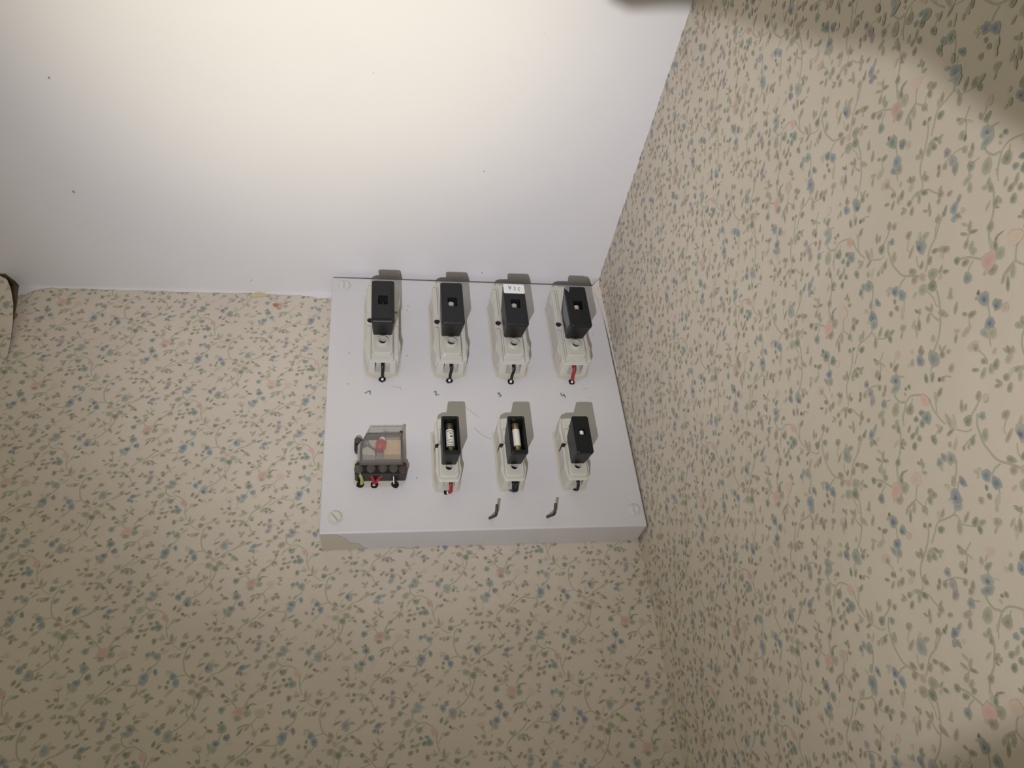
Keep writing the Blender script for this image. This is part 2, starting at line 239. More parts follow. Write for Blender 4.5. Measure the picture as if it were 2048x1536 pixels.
# ------------------------------------------------------------ walls and ceiling
ca, sa = math.cos(AW), math.sin(AW)
def s_back(u, v, h): return (u, -h, v+OZ)
def s_right(u, v, h): return (XC-u*sa-h*ca, -u*ca+h*sa, v+OZ)      # u: distance from the corner towards the viewer
CZ = 0.0053
pb = Print(s_back, (-0.62, XC, -0.62, CZ))
pb.quad([(-1.3, 0, 0), (XC, 0, 0), (XC, 0, CZ+OZ), (-1.3, 0, CZ+OZ)], PAPER)
pb.pattern(-0.1395, -0.3204, 1.0)
rg = random.Random(11)
def wavy(u0, u1, n, base, amp, extra=None):
    out = []
    for k in range(n+1):
        u = u0+(u1-u0)*k/n; out.append((u, base+amp*rg.uniform(-1, 1)+(extra(u) if extra else 0)))
    return out
# ceiling paint lapped over the top of the paper, and two stains beside it
bump_l = lambda u: -0.010*math.exp(-((u+0.268)/0.010)**2) - 0.003*math.exp(-((u+0.008)/0.02)**2)
edge = wavy(-1.0, 0.0, 160, CZ-0.0022, 0.0006, bump_l)
for (a, b), (c, d) in zip(edge, edge[1:]):
    pb.quad([s_back(a, CZ, 0.0003), s_back(c, CZ, 0.0003), s_back(c, d, 0.0003), s_back(a, b, 0.0003)], WHITE)
YEL = lin((200, 186, 140))
pb.patch([(-0.0765, 0.0010), (-0.071, 0.0044), (-0.066, 0.0051), (-0.061, 0.0034), (-0.056, 0.0016), (-0.066, 0.0000), (-0.072, -0.0012)], 0.0005, YEL, lin((205, 194, 158)))
pb.patch([(-0.054, -0.008), (-0.051, -0.0075), (-0.0485, -0.0095), (-0.050, -0.0125), (-0.0525, -0.012), (-0.0545, -0.010)], 0.0003, lin((160, 110, 60)), lin((175, 140, 95)))
FLAP_SHADE = lin((112, 104, 78)); OR = lin((160, 122, 92))
pb.patch([(-0.300, CZ-0.0002), (-0.2704, CZ-0.0002), (-0.2694, -0.002), (-0.2670, -0.0150), (-0.2655, -0.0280), (-0.2650, -0.0370), (-0.2640, -0.0500), (-0.2628, -0.0640), (-0.2624, -0.0687), (-0.2650, -0.0640), (-0.300, -0.0300)], 0.0004, FLAP_SHADE)  # dark shadow band behind the loose flap, painted onto the wall
pb.patch([(-0.2680, -0.0270), (-0.2638, -0.0262), (-0.2632, -0.0300), (-0.2650, -0.0350), (-0.2680, -0.0375)], 0.00045, OR)
pb.patch([(-0.2660, -0.0520), (-0.2628, -0.0500), (-0.2618, -0.0640), (-0.2640, -0.0690)], 0.00045, OR)
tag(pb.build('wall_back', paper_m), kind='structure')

pr = Print(s_right, (0.0, 1.0, -0.80, CZ))
pr.quad([s_right(0, -OZ, 0), s_right(0, CZ, 0), s_right(1.7, CZ, 0), s_right(1.7, -OZ, 0)], PAPER)
pr.pattern(0.3962, -0.3190, 0.9585)
# the paper is bunched over the board's top right corner and pasted onto its front
BP = [(0.2434, -0.0031), (0.2455, -0.0095), (0.2477, -0.0169), (0.2484, -0.0300), (0.2494, -0.0433), (0.2500, -0.0640), (0.2503, -0.0853), (0.2506, -0.1091)]
for (x0, z0), (x1, z1) in zip(BP, BP[1:]):
    e = 0.0010
    pr.quad([(x0, -BT-0.0006, z0+OZ), (x1, -BT-0.0006, z1+OZ), (XC-0.0002, -BT-e*2.5, z1+OZ), (XC-0.0002, -BT-e*2.5, z0+OZ)], PAPER)
pr.quad([(0.2434, -BT-0.0006, -0.0031+OZ), (XC-0.0004, -BT-0.002, -0.0031+OZ), (XC-0.0006, -BT-0.004, CZ+OZ-0.0004), (0.2470, -BT-0.003, 0.0012+OZ)], PAPER)
tag(pr.build('wall_right', paper_m), kind='structure')

def s_ceil(u, v, h): return (u, v, OZ+CZ-h)
pc = Print(s_ceil, (-1.3, XC, -1.6, 0))
pc.quad([(-1.3, 0, OZ+CZ), (XC, 0, OZ+CZ), (XC-1.7*sa, -1.7, OZ+CZ), (-1.3, -1.7, OZ+CZ)], WHITE)
for x, y, r, c in ((-0.1802, -0.213, 0.0012, (110, 105, 100)), (-0.194, -0.1122, 0.0014, (95, 92, 88)), (0.1245, -0.1553, 0.0011, (120, 116, 110)), (0.1369, -0.0366, 0.0010, (90, 86, 80)),
                   (0.0362, -0.2361, 0.0010, (150, 140, 120)), (-0.0724, -0.0164, 0.0011, (120, 116, 112)), (0.1521, -0.2766, 0.0008, (150, 145, 140)), (-0.03, -0.05, 0.0009, (150, 146, 140))):
    r *= 0.7; c = tuple(v+30 for v in c)
    pc.patch([(x+r*math.cos(a)*rg.uniform(.6, 1.1), y+r*1.5*math.sin(a)*rg.uniform(.6, 1.1)) for a in [k*math.pi/4 for k in range(8)]], 0.0002, lin(c), lin(tuple(v+40 for v in c)))
pc.patch([(-0.310, -0.0002), (-0.2705, -0.0002), (-0.2718, -0.0060), (-0.2745, -0.0110), (-0.2765, -0.0150), (-0.310, -0.0150)], 0.0002, lin((100, 92, 64)))  # the flap's shadow continued on the ceiling as painted colour
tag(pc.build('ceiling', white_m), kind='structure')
fl = bmesh.new(); prism(fl, rect(-1.3, XC, -0.02, 0), 0, 1.7)
tag(link_bm('floor', fl, mat('floor_boards', (150, 125, 98), 0.5, noise=0.2, nscale=12)), kind='structure')




# ------------------------------------------------------------ the peeling flap of wallpaper at the far left
def flap_h(v):      # distance from the wall, growing towards the loose top
    t = max(0.0, min(1.0, (v+0.085)/0.085)); return 0.0003+0.0138*t**1.5
def flap_edge(v):
    pts = [(-0.40, -0.246), (-0.085, -0.2585), (-0.074, -0.2600), (-0.060, -0.2605), (-0.040, -0.2625), (-0.022, -0.2655), (-0.008, -0.2700), (0.0005, -0.2745), (0.0032, -0.2800)]
    for (a, x), (b, y) in zip(pts, pts[1:]):
        if a <= v <= b: return x+(y-x)*(v-a)/(b-a)
    return -0.28
def s_flap(u, v, h): return (min(u, flap_edge(v)), -(flap_h(v)+h), v+OZ)
pf = Print(s_flap, (-0.44, -0.2400, -0.084, 0.0030))
vs = [-0.084+0.087*k/24 for k in range(25)]
back = []
for a, b in zip(vs, vs[1:]):
    for q0, q1 in ((-0.44, None),):
        e0, e1 = flap_edge(a), flap_edge(b)
        pf.quad([s_flap(-0.44, a, 0), s_flap(e0, a, 0), s_flap(e1, b, 0), s_flap(-0.44, b, 0)], PAPER)
        pf.quad([s_flap(-0.44, a, -0.0005), s_flap(-0.44, b, -0.0005), s_flap(e1, b, -0.0005), s_flap(e0, a, -0.0005)], lin((150, 135, 105)))
        pf.quad([s_flap(e0, a, 0), s_flap(e0, a, -0.0005), s_flap(e1, b, -0.0005), s_flap(e1, b, 0)], lin((175, 160, 130)))
pf.quad([s_flap(-0.44, 0.003, 0), s_flap(-0.2799, 0.003, 0), s_flap(-0.2799, 0.003, -0.0005), s_flap(-0.44, 0.003, -0.0005)], lin((150, 135, 100)))
pf.b = (-0.44, -0.2600, -0.084, 0.0020)
pf.pattern(-0.1395+0.004, -0.3204, 1.0)
tag(pf.build('peeling_wallpaper', paper_m), 'loose flap of floral wallpaper peeling off the wall under the ceiling at the far left', 'wallpaper')

# ------------------------------------------------------------ the fuse board
paint = mat('white_gloss_paint', (206, 203, 203), 0.38, 0.45, noise=0.02, nscale=30, bump=0.25, bscale=60)
old = mat('old_cream_paint', (198, 189, 170), 0.5, noise=0.03, nscale=60); rim = mat('bare_rim', (197, 189, 174), 0.5, noise=0.03, nscale=60)
dark = mat('hole_dark', (18, 15, 13), 0.9)
pencil = mat('pencil_mark', (150, 145, 138), 0.8)
W, H = 0.25, 0.2507
board = empty('fuse_board', (0, -BT, OZ-H))
tag(board, 'square white painted wooden board carrying seven fuse holders in the corner under the ceiling', 'board')
bm = bmesh.new(); prism(bm, rect(0, W, 0, H), -BT+0.0003, 0)
bd = link_bm('panel', bm, [paint, old, dark, pencil, rim], board, bevel=0.0012); bake(bd)
bm = bmesh.new(); bm.from_mesh(bd.data)
def bz(z): return z+H                                   # board-top-relative to board-local
def flat(pts, h, mi):
    f = bm.faces.new([bm.verts.new(V(x, h, bz(z))) for x, z in pts]); f.material_index = mi
# unpainted rim left round each base, holes the wires come out of
LX = [0.0450, 0.1020, 0.1556, 0.2100]; SX = [0.0950, 0.1455, 0.1960]
LZ0, LZ1 = -0.0170, -0.1080; SZ0, SZ1 = -0.1600, -0.2180
for i, x in enumerate(LX): flat([(x-0.0160, -0.030), (x+0.0158, -0.030), (x+0.0155, -0.100), (x+0.0130, -0.1085), (x+0.006, -0.1115), (x-0.007, -0.1118), (x-0.0135, -0.1095), (x-0.0160, -0.100)], 0.0002, 4)
for i, x in enumerate(SX): flat([(x-0.0118, -0.165), (x+0.0112, -0.165), (x+0.0110, -0.212), (x+0.0088, -0.2185), (x-0.0095, -0.2190), (x-0.0116, -0.213)], 0.0002, 4)
flat([(0.0232, -0.1900), (0.0640, -0.1900), (0.0635, -0.2085), (0.060, -0.2130), (0.030, -0.2140), (0.0238, -0.2110)], 0.0002, 4)
def hole(x, z, r, h=0.0004):
    flat([(x+r*math.cos(a)*rg.uniform(.85, 1.15), z+r*math.sin(a)*rg.uniform(.85, 1.15)) for a in [k*math.pi/6 for k in range(12)]], h, 2)
WH = [(0.0451, -0.1133), (0.1012, -0.1138), (0.1540, -0.1145), (0.2082, -0.1142)]
WS = [(0.0938, -0.2188), (0.1460, -0.2178), (0.1966, -0.2178)]
for x, z in WH: hole(x, z, 0.0029)
for x, z in WS: hole(x, z, 0.0022)
for x, z in ((0.0286, -0.2109), (0.0391, -0.2117), (0.0548, -0.2117)): hole(x, z, 0.0030)
# traces of an older outline
def trace(pts, w=0.0003): ribbon(bm, [(x, bz(z)) for x, z in pts], w, 0.00015, 3)
trace([(0.053, -0.1205), (0.058, -0.1205), (0.0600, -0.1215), (0.0602, -0.1235)])
trace([(0.2170, -0.1215), (0.2215, -0.1205)]); trace([(0.2215, -0.131), (0.2232, -0.1300)])
trace([(0.1130, -0.1400), (0.1185, -0.1455), (0.1240, -0.1500)], 0.00025); trace([(0.1190, -0.1605), (0.1260, -0.1680), (0.1330, -0.1715)], 0.00025)
for x, z in ((0.066, -0.088), (0.0175, -0.118), (0.068, -0.032), (0.067, -0.037), (0.0175, -0.086), (0.0715, -0.206), (0.236, -0.060)):
    r = 0.0006; flat([(x+r*math.cos(a), z+r*math.sin(a)) for a in [k*math.pi/3 for k in range(6)]], 0.0002, 3)
# bare cream paint on the underside
for pts in ([(0.0010, 0.0005), (0.0010, 0.0285), (0.0114, 0.0285), (0.0182, 0.0207), (0.0222, 0.0111), (0.028, 0.0107), (0.0323, 0.0023), (0.034, 0.0005)],):
    f = bm.faces.new([bm.verts.new((x, BT-y, -0.0002)) for x, y in pts]); f.material_index = 1
bm.to_mesh(bd.data); bm.free()

green = mat('green_pen', (62, 118, 100), 0.6)
def digits(name, strokes, label):
    b = bmesh.new()
    for s in strokes: ribbon(b, [(x, bz(z)) for x, z in s], 0.00075, 0.0003)
    o = link_bm(name, b, green, board); o['label'] = label
digits('handwritten_number', [[(0.0310, -0.1272), (0.0352, -0.1246), (0.0353, -0.1284)]], 'green handwritten 1')
digits('handwritten_number', [[(0.0877, -0.1258), (0.0890, -0.1249), (0.0898, -0.1258), (0.0887, -0.1280), (0.0893, -0.1285), (0.0917, -0.1283)]], 'green handwritten 2')
digits('handwritten_number', [[(0.1417, -0.1266), (0.1428, -0.1258), (0.1433, -0.1268), (0.1423, -0.1279), (0.1440, -0.1280), (0.1446, -0.1292), (0.1425, -0.1300)]], 'green handwritten 3')
digits('handwritten_number', [[(0.1970, -0.1258), (0.1967, -0.1276), (0.1978, -0.1287), (0.1998, -0.1282)], [(0.1989, -0.1268), (0.1998, -0.1282), (0.2001, -0.1305)]], 'green handwritten 4')

screw_white = mat('painted_screw', (208, 205, 203), 0.4); screw_steel = mat('scuffed_screw', (206, 202, 190), 0.35, metal=0.05)
def screw(x, z, r, ang, m, label):
    b = bmesh.new(); prism(b, circ(0, 0, r, 28), 0, 0.0006)
    a = math.radians(ang); s = r*0.16
    for side in (1, -1):
        pts = []
        t0 = math.asin(s/r)
        for k in range(13):
            t = t0+(math.pi-2*t0)*k/12; px, pz = r*0.94*math.cos(t), r*0.94*math.sin(t)*side
            pts.append((px*math.cos(a)-pz*math.sin(a), px*math.sin(a)+pz*math.cos(a)))
        sm = [(p[0]*0.82, p[1]*0.82) for p in pts]
        prism(b, pts, 0.0006, 0.0015, None); prism(b, sm, 0.0015, 0.0019)
    o = link_bm('screw', b, m, board, loc=(x, 0, bz(z)), bevel=0.0002, seg=1); o['label'] = label
screw(0.0112, -0.0096, 0.0052, 90, screw_white, 'screw painted over in white')
screw(0.0109, -0.2379, 0.0052, -52, screw_steel, 'bare slotted screw')
screw(0.2412, -0.2366, 0.0048, 88, screw_white, 'screw painted over in white')

# ------------------------------------------------------------ fuse holders
ceramic = mat('light_grey_moulding', (196, 193, 182), 0.22, 0.5, noise=0.02, nscale=80, coat=0.3)
ceramic2 = mat('light_grey_moulding_matt', (198, 195, 183), 0.38, 0.5, noise=0.02, nscale=80)
black = mat('black_bakelite', (30, 31, 33), 0.42, 0.3, noise=0.06, nscale=400, bump=0.1, bscale=900)
blacker = mat('black_plastic', (21, 24, 23), 0.42, 0.28, noise=0.06, nscale=400)
hole_shade = mat('hole_shade_black', (14, 14, 15), 0.6)  # near-black standing in for the shade deep in the bases' holes
dull = mat('dull_indicator', (176, 170, 156), 0.5, noise=0.25, nscale=900); porc = mat('white_porcelain', (232, 228, 214), 0.4); cap_m = mat('fuse_cap_steel', (120, 112, 92), 0.38, metal=0.8); cap_b = mat('fuse_cap_brass', (170, 148, 100), 0.35, metal=0.8)
blackw = mat('black_wire', (22, 24, 28), 0.4); redw = mat('red_wire', (150, 42, 48), 0.4); yelw = mat('yellow_green_wire', (156, 162, 84), 0.45); pale = mat('bare_plaster', (225, 220, 210), 0.8)
copper = mat('bare_copper', (150, 90, 50), 0.4, metal=0.7); ink = mat('printed_ink', (84, 80, 76), 0.7)
greyp = mat('grey_paint_smear', (120, 126, 130), 0.5); label_m = mat('white_sticker', (232, 234, 232), 0.55)

def base_outline(hw, hz):
    s = [(0.76, 1.0), (0.86, 0.955), (0.97, 0.82), (1.10, 0.60), (1.0, 0.44), (1.0, 0.0)]
    right = [(a*hw, c*hz) for a, c in s]+[(a*hw, -c*hz) for a, c in s[::-1][1:]]
    return right+[(-x, z) for x, z in right[::-1]]
def carve(o, cutters):
    for c in cutters:
        md = o.modifiers.new('cut', 'BOOLEAN'); md.operation = 'DIFFERENCE'; md.solver = 'EXACT'; md.use_self = True; md.object = c
    bake(o)
    for c in cutters:
        me = c.data; bpy.data.objects.remove(c, do_unlink=True); bpy.data.meshes.remove(me)
def tmp(b): return link_bm('tmp', b, dark)

def big_base(parent, name='base'):
    hw, hz = 0.0143, 0.0455; b = bmesh.new()
    o1 = base_outline(hw, hz); prism(b, o1, 0, 0.0168, [(x*0.955, z*0.985) for x, z in o1])
    prism(b, rrect(-0.0092, 0.0092, -0.0442, 0.0442, 0.0015), 0.006, 0.0186)
    for sx in (-1, 1):
        for sz in (-1, 1):
            x0, x1 = sorted((sx*0.0093, sx*0.0132)); z0, z1 = sorted((sz*0.0080, 0.0375 if sz > 0 else -0.0425)); prism(b, rrect(x0, x1, z0, z1, 0.0012, 3), 0.008, 0.0184)
    prism(b, rrect(-0.0088, 0.0088, -0.0402, 0.0402, 0.0030), 0.010, 0.0226, rrect(-0.0083, 0.0083, -0.0396, 0.0396, 0.0030))
    for sz in (-1, 1): prism(b, circ(0, sz*0.0280, 0.0056, 32), 0.012, 0.0246, circ(0, sz*0.0280, 0.0051, 32))
    o = link_bm(name, b, ceramic, parent, bevel=0.0007)
    cut = []
    for sz in (-1, 1):
        c = bmesh.new(); prism(c, circ(0, sz*0.0280, 0.0033, 28), 0.002, 0.03); cut.append(tmp(c))
        c = bmesh.new(); z0, z1 = sorted((sz*0.0357, sz*0.0525)); prism(c, rect(-0.0062, 0.0062, z0, z1), 0.0030, 0.0158); cut.append(tmp(c))
    c = bmesh.new(); prism(c, circ(-0.0101, -0.0006, 0.0029, 20), 0.004, 0.03); cut.append(tmp(c))
    for c in cut: c.parent = parent
    carve(o, cut); return o
def small_base(parent, name='base'):
    hw, hz = 0.0098, 0.0288; b = bmesh.new()
    o1 = base_outline(hw, hz); prism(b, o1, 0, 0.0150, [(x*0.95, z*0.985) for x, z in o1])
    prism(b, rrect(-0.0084, 0.0084, -0.0278, 0.0278, 0.003), 0.006, 0.0186, rrect(-0.0074, 0.0074, -0.0262, 0.0262, 0.003))
    prism(b, rrect(-0.0071, 0.0071, -0.0150, 0.0150, 0.001), 0.010, 0.0202)
    o = link_bm(name, b, ceramic2, parent, bevel=0.0009); cut = []
    for sz in (-1, 1):
        c = bmesh.new(); prism(c, circ(0, sz*0.0178, 0.0026, 20), 0.009, 0.03); cut.append(tmp(c))
        c = bmesh.new(); z0, z1 = sorted((sz*0.0225, sz*0.035)); prism(c, rect(-0.0043, 0.0043, z0, z1), 0.0050, 0.0140); cut.append(tmp(c))
    c = bmesh.new(); prism(c, circ(-0.0076, 0.0030, 0.0022, 20), 0.004, 0.03); cut.append(tmp(c))
    for c in cut: c.parent = parent
    carve(o, cut); return o
def sloped_box(b, cz, front, back, h0, h1, win, wdepth, r=0.0018):
    """fuse carrier: narrow root, wide front, with a window sunk into the front"""
    (fx, fz), (bx, bzz) = front, back
    P = lambda x, z, rr: [(px, pz+cz) for px, pz in rrect(-x, x, -z, z, rr)]
    wx, wz, wc = win
    Wn = lambda s: [(px, pz+cz+wc) for px, pz in rrect(-wx*s, wx*s, -wz*s, wz*s, min(wx, wz)*0.15)]
    loft(b, [(P(bx, bzz, r), h0), (P(fx*0.985, fz*0.985, r), h1-0.0035), (P(fx, fz, r), h1-0.0028), (P(fx, fz, r), h1-0.0007), (P(fx-0.0006, fz-0.0006, r), h1), (Wn(1.0), h1), (Wn(0.98), h1-wdepth)])

def holder(name, cx, cz, big, label, cap, kind, wire, group):
    root = empty(name, (cx, -BT, OZ+cz)); tag(root, label, 'fuse holder', group)
    (big_base if big else small_base)(root)
    car = bmesh.new()
    if big:
        hz = -0.0677-cz
        m = blacker if cap == 'painted' else black
        sloped_box(car, hz, (0.0093, 0.0222), (0.0079, 0.0158), 0.0220, 0.0480, (0.0039, 0.0047, 0.0006), 0.0055)
        if kind == 'framed':
            prism(car, rect(-0.0086, 0.0064, hz-0.0196, hz-0.0189), 0.0475, 0.0486); prism(car, rect(0.0064, 0.0071, hz-0.0196, hz+0.0200), 0.0475, 0.0486)
        c = link_bm('fuse_carrier', car, m, root)
        b = bmesh.new()
        if kind == 'framed':
            cylinder(b, V(0, 0.0420, hz+0.0012), V(0, 0.0420, hz-0.0036), 0.0026); link_bm('indicator', b, black, c, bevel=0.0003)
        else:
            cylinder(b, V(-0.0009, 0.0436, hz+0.0022), V(-0.0009, 0.0436, hz-0.0038), 0.0028, 0.0025)
            link_bm('indicator', b, dull, c, bevel=0.0003)
        if cap == 'sticker':
            b = bmesh.new(); prism(b, [(x, z+hz) for x, z in rrect(-0.0091, 0.0091, 0.0118, 0.0220, 0.0012)], 0.0480, 0.0483)
            s = link_bm('label_sticker', b, label_m, c); s['label'] = 'white sticker with upside-down green 32A'
            b = bmesh.new(); S = 0.00095
            def up(pts, ox, oz, sl=0.9): return [(ox-(x-1.1)*S*sl, hz+oz-(z-2)*S) for x, z in pts]      # written upside down
            for pts in ([(0, 0), (1.1, 4), (2.3, 0)], [(0.5, 1.4), (1.8, 1.4)]): ribbon(b, up(pts, -0.0036, 0.0178), 0.00050, 0.0485)
            ribbon(b, up([(0, 3.0), (0.9, 4), (1.8, 3.1), (0.2, 0.3), (2.2, 0.2)], 0.0006, 0.0172, 0.8), 0.00042, 0.0485)
            ribbon(b, up([(0, 3.8), (1.8, 3.7), (0.8, 2.3), (1.9, 1.1), (0.6, 0), (-0.1, 0.5)], 0.0042, 0.0166, 0.8), 0.00042, 0.0485)
            link_bm('handwriting', b, green, s)
        if cap == 'painted':
            b = bmesh.new()
            prism(b, [(x, z+hz) for x, z in ((-0.0092, 0.0208), (-0.0080, 0.0222), (0.0050, 0.0222), (0.0045, 0.0214), (-0.0050, 0.0213), (-0.0052, 0.0185), (-0.0062, 0.0150), (-0.0080, 0.0180), (-0.0092, 0.0185))], 0.0479, 0.0482)
            f = [V(-0.00905, 0.0440, hz+0.0190), V(-0.00905, 0.0440, hz-0.0170), V(-0.0080, 0.0300, hz-0.0125), V(-0.0082, 0.0290, hz+0.0080)]
            vv = [b.verts.new(p+Vector((-0.0003, 0, 0))) for p in f]; ww = [b.verts.new(p+Vector((0.0008, 0, 0))) for p in f]
            b.faces.new(vv); b.faces.new(ww[::-1])
            for i in range(4): b.faces.new((vv[i], vv[(i+1)%4], ww[(i+1)%4], ww[i]))
            link_bm('paint_smear', b, greyp, c)
        b = bmesh.new(); prism(b, circ(-0.0101, -0.0006, 0.0028, 20), 0.0045, 0.0158); link_bm('side_hole_shade', b, hole_shade, root)  # black plug imitating the shade down the side hole
        b = bmesh.new(); prism(b, circ(0, -0.0280, 0.0032, 20), 0.0025, 0.0130); link_bm('hole_floor_shade', b, hole_shade, root)  # black plug imitating the darkness at the bottom of the eyelet
        hx, hzz = [q for q in WH if abs(q[0]-cx) < 0.01][0]; hx -= cx; hzz -= cz; ez = -0.0455
        wires = {'black': [(blackw, 0.00125, 0.0, 'wire')], 'red': [(redw, 0.0015, -0.0012, 'wire')]}[wire]
        for m2, r, dx, nm in wires:
            b = bmesh.new(); tube(b, [V(dx, 0.0105, ez+0.010), V(dx, 0.0112, ez+0.002), V(dx+0.0003, 0.0085, ez-0.0012), V((dx+hx)/2, 0.0045, ez-0.0030), V(hx+0.0004, 0.0012, hzz+0.0010)], r)
            link_bm(nm, b, m2, root, smooth=True)
            b = bmesh.new(); tube(b, [V(hx+0.0003, 0.0014, hzz+0.0008), V(hx-0.0002, 0.0006, hzz-0.0012)], 0.0010, smooth=False); link_bm('wire_sleeve', b, pale, root, smooth=True)
    else:
        hz = -0.1932-cz
        if kind == 'open':
            sloped_box(car, hz, (0.0066, 0.0164), (0.0058, 0.0124), 0.0198, 0.0440, (0.0048, 0.0136, 0), 0.0120, 0.0015)
            c = link_bm('fuse_carrier', car, blacker, root)
            b = bmesh.new(); cylinder(b, V(0, 0.0365, hz-0.0078), V(0, 0.0365, hz+0.0078), 0.0031); f = link_bm('cartridge_fuse', b, porc, c, bevel=0.0003)
            cm = cap_m if cap == 'steel' else cap_b
            for s in (-1, 1):
                b = bmesh.new(); cylinder(b, V(0, 0.0365, hz+s*0.0072), V(0, 0.0365, hz+s*0.0126), 0.0033); link_bm('end_cap', b, cm, f, bevel=0.0003)
            if cap == 'steel':
                b = bmesh.new()
                def arc(z, a0, a1, wz):
                    n = 8; R = 0.00314
                    for k in range(n):
                        t0, t1 = a0+(a1-a0)*k/n, a0+(a1-a0)*(k+1)/n
                        q = [(R*math.sin(t0), 0.0365+R*math.cos(t0), z-wz), (R*math.sin(t1), 0.0365+R*math.cos(t1), z-wz), (R*math.sin(t1), 0.0365+R*math.cos(t1), z+wz), (R*math.sin(t0), 0.0365+R*math.cos(t0), z+wz)]
                        b.faces.new([b.verts.new(V(*p)) for p in q])
                arc(hz+0.0056, -1.1, 0.9, 0.00025); arc(hz+0.0036, -0.2, 0.35, 0.0004); arc(hz+0.0010, -0.1, 0.5, 0.0007); arc(hz-0.0022, -0.8, 0.3, 0.00025); arc(hz-0.0042, -0.6, 0.7, 0.0003); arc(hz-0.0061, -0.9, 0.9, 0.0002)
                link_bm('printing', b, ink, f)
        else:
            sloped_box(car, hz, (0.0066, 0.0164), (0.0058, 0.0124), 0.0198, 0.0440, (0.0024, 0.0027, 0.0018), 0.0030, 0.0015)
            c = link_bm('fuse_carrier', car, blacker, root)
            b = bmesh.new(); cylinder(b, V(-0.0002, 0.0412, hz+0.0001), V(-0.0002, 0.0412, hz+0.0036), 0.0019); link_bm('indicator', b, porc, c, bevel=0.0003)
        b = bmesh.new(); cylinder(b, V(0, 0.0085, -0.0178), V(0, 0.0140, -0.0178), 0.0024); link_bm('hole_floor_shade', b, hole_shade, root)  # black plug imitating the shade inside the lower front hole
        b = bmesh.new(); prism(b, circ(-0.0076, 0.0030, 0.0021, 20), 0.0045, 0.0140); link_bm('side_hole_shade', b, hole_shade, root)  # side hole's darkness, made with a black plug
        hx, hzz = [q for q in WS if abs(q[0]-cx) < 0.01][0]; hx -= cx; hzz -= cz; ez = -0.0290
        for m2, r, dx in {'red': [(redw, 0.0013, 0.0014)], 'twin': [(blackw, 0.0012, -0.0006), (blackw, 0.0012, 0.0022)], 'black': [(blackw, 0.0012, 0.0005)]}[wire]:
            b = bmesh.new(); tube(b, [V(dx, 0.0095, ez+0.006), V(dx, 0.0100, ez+0.001), V(dx+0.0003, 0.0075, ez-0.0012), V(dx+0.0004, 0.0038, ez-0.0022), V((dx+hx)/2+0.0006, 0.0006, hzz-0.0004)], r)
            link_bm('wire', b, m2, root, smooth=True)
        if wire != 'twin':
            b = bmesh.new(); tube(b, [V(hx+0.0012, 0.0012, hzz+0.0004), V(hx+0.0010, 0.0005, hzz-0.0018)], 0.0009, smooth=False); link_bm('wire_sleeve', b, pale, root, smooth=True)
        else:
            b = bmesh.new(); tube(b, [V(hx-0.0075, 0.0004, hzz+0.0022), V(hx-0.004, 0.0006, hzz+0.0014), V(hx-0.0024, 0.0005, hzz-0.0014)], 0.0004); link_bm('copper_strand', b, copper, root, smooth=True)
    return root
G1 = 'large fuse holders in the top row'; G2 = 'small fuse holders in the bottom row'
ZB = (LZ0+LZ1)/2; ZS = (SZ0+SZ1)/2
holder('fuse_holder', LX[0], ZB, True, 'large grey fuse holder above the handwritten 1, dark empty window in its black carrier', 'plain', 'framed', 'black', G1)
holder('fuse_holder', LX[1], ZB, True, 'large grey fuse holder above the handwritten 2, plain black carrier with a white window', 'plain', 'plain', 'black', G1)
holder('fuse_holder', LX[2], ZB, True, 'large grey fuse holder above the handwritten 3, white sticker on its black carrier', 'sticker', 'plain', 'black', G1)
holder('fuse_holder', LX[3], ZB, True, 'large grey fuse holder above the handwritten 4, with red wire and grey paint smears', 'painted', 'plain', 'red', G1)
holder('small_fuse_holder', SX[0], ZS, False, 'small fuse holder below the 2 with an open carrier, printed fuse and red wire', 'steel', 'open', 'red', G2)
holder('small_fuse_holder', SX[1], ZS, False, 'small fuse holder below the 3, open carrier, blank fuse, two black wires', 'brass', 'open', 'twin', G2)
holder('small_fuse_holder', SX[2], ZS, False, 'small fuse holder below the 4 with a closed black carrier and small round window', 'plain', 'closed', 'black', G2)

# ------------------------------------------------------------ relay under a clear cover
jx, jz = 0.0445, -0.195
relay = empty('relay', (jx, -BT, OZ+jz))
tag(relay, 'small relay under a clear plastic cover with a red lamp, below the handwritten 1', 'relay')
def rl(pts): return [(x-jx, z-jz) for x, z in pts]
relay_black = mat('relay_black', (34, 32, 32), 0.45); brownish = mat('brown_moulding', (74, 58, 50), 0.5); greyish = mat('relay_grey_part', (186, 181, 170), 0.5)
coil_m = mat('beige_coil', (214, 186, 146), 0.5, noise=0.15, nscale=500); red_m = mat('red_lamp', (186, 42, 42), 0.25)
b = bmesh.new(); prism(b, rl([(0.0262, -0.1790), (0.0325, -0.1715), (0.0590, -0.1712), (0.0612, -0.1740), (0.0612, -0.1980), (0.0270, -0.1980), (0.0262, -0.1960)]), 0.0, 0.0055)
link_bm('base_plate', b, mat('relay_base', (158, 152, 144), 0.5), relay, bevel=0.0006)
b = bmesh.new(); prism(b, rl(rrect(0.0246, 0.0634, -0.2085, -0.1975, 0.002)), 0.0, 0.0105); link_bm('terminal_block', b, relay_black, relay, bevel=0.0006)
tm = mat('terminal_screw_dull', (92, 86, 78), 0.5, metal=0.3)
for i, (x, z) in enumerate(((0.0276, -0.2040), (0.0367, -0.2036), (0.0456, -0.2034), (0.0536, -0.2036), (0.0606, -0.2046))):
    b = bmesh.new(); prism(b, circ(x-jx, z-jz, 0.0034, 20), 0.0095, 0.0125); prism(b, circ(x-jx, z-jz, 0.0026, 20), 0.0125, 0.0131); link_bm('terminal', b, brownish if i == 4 else tm, relay, bevel=0.0004)
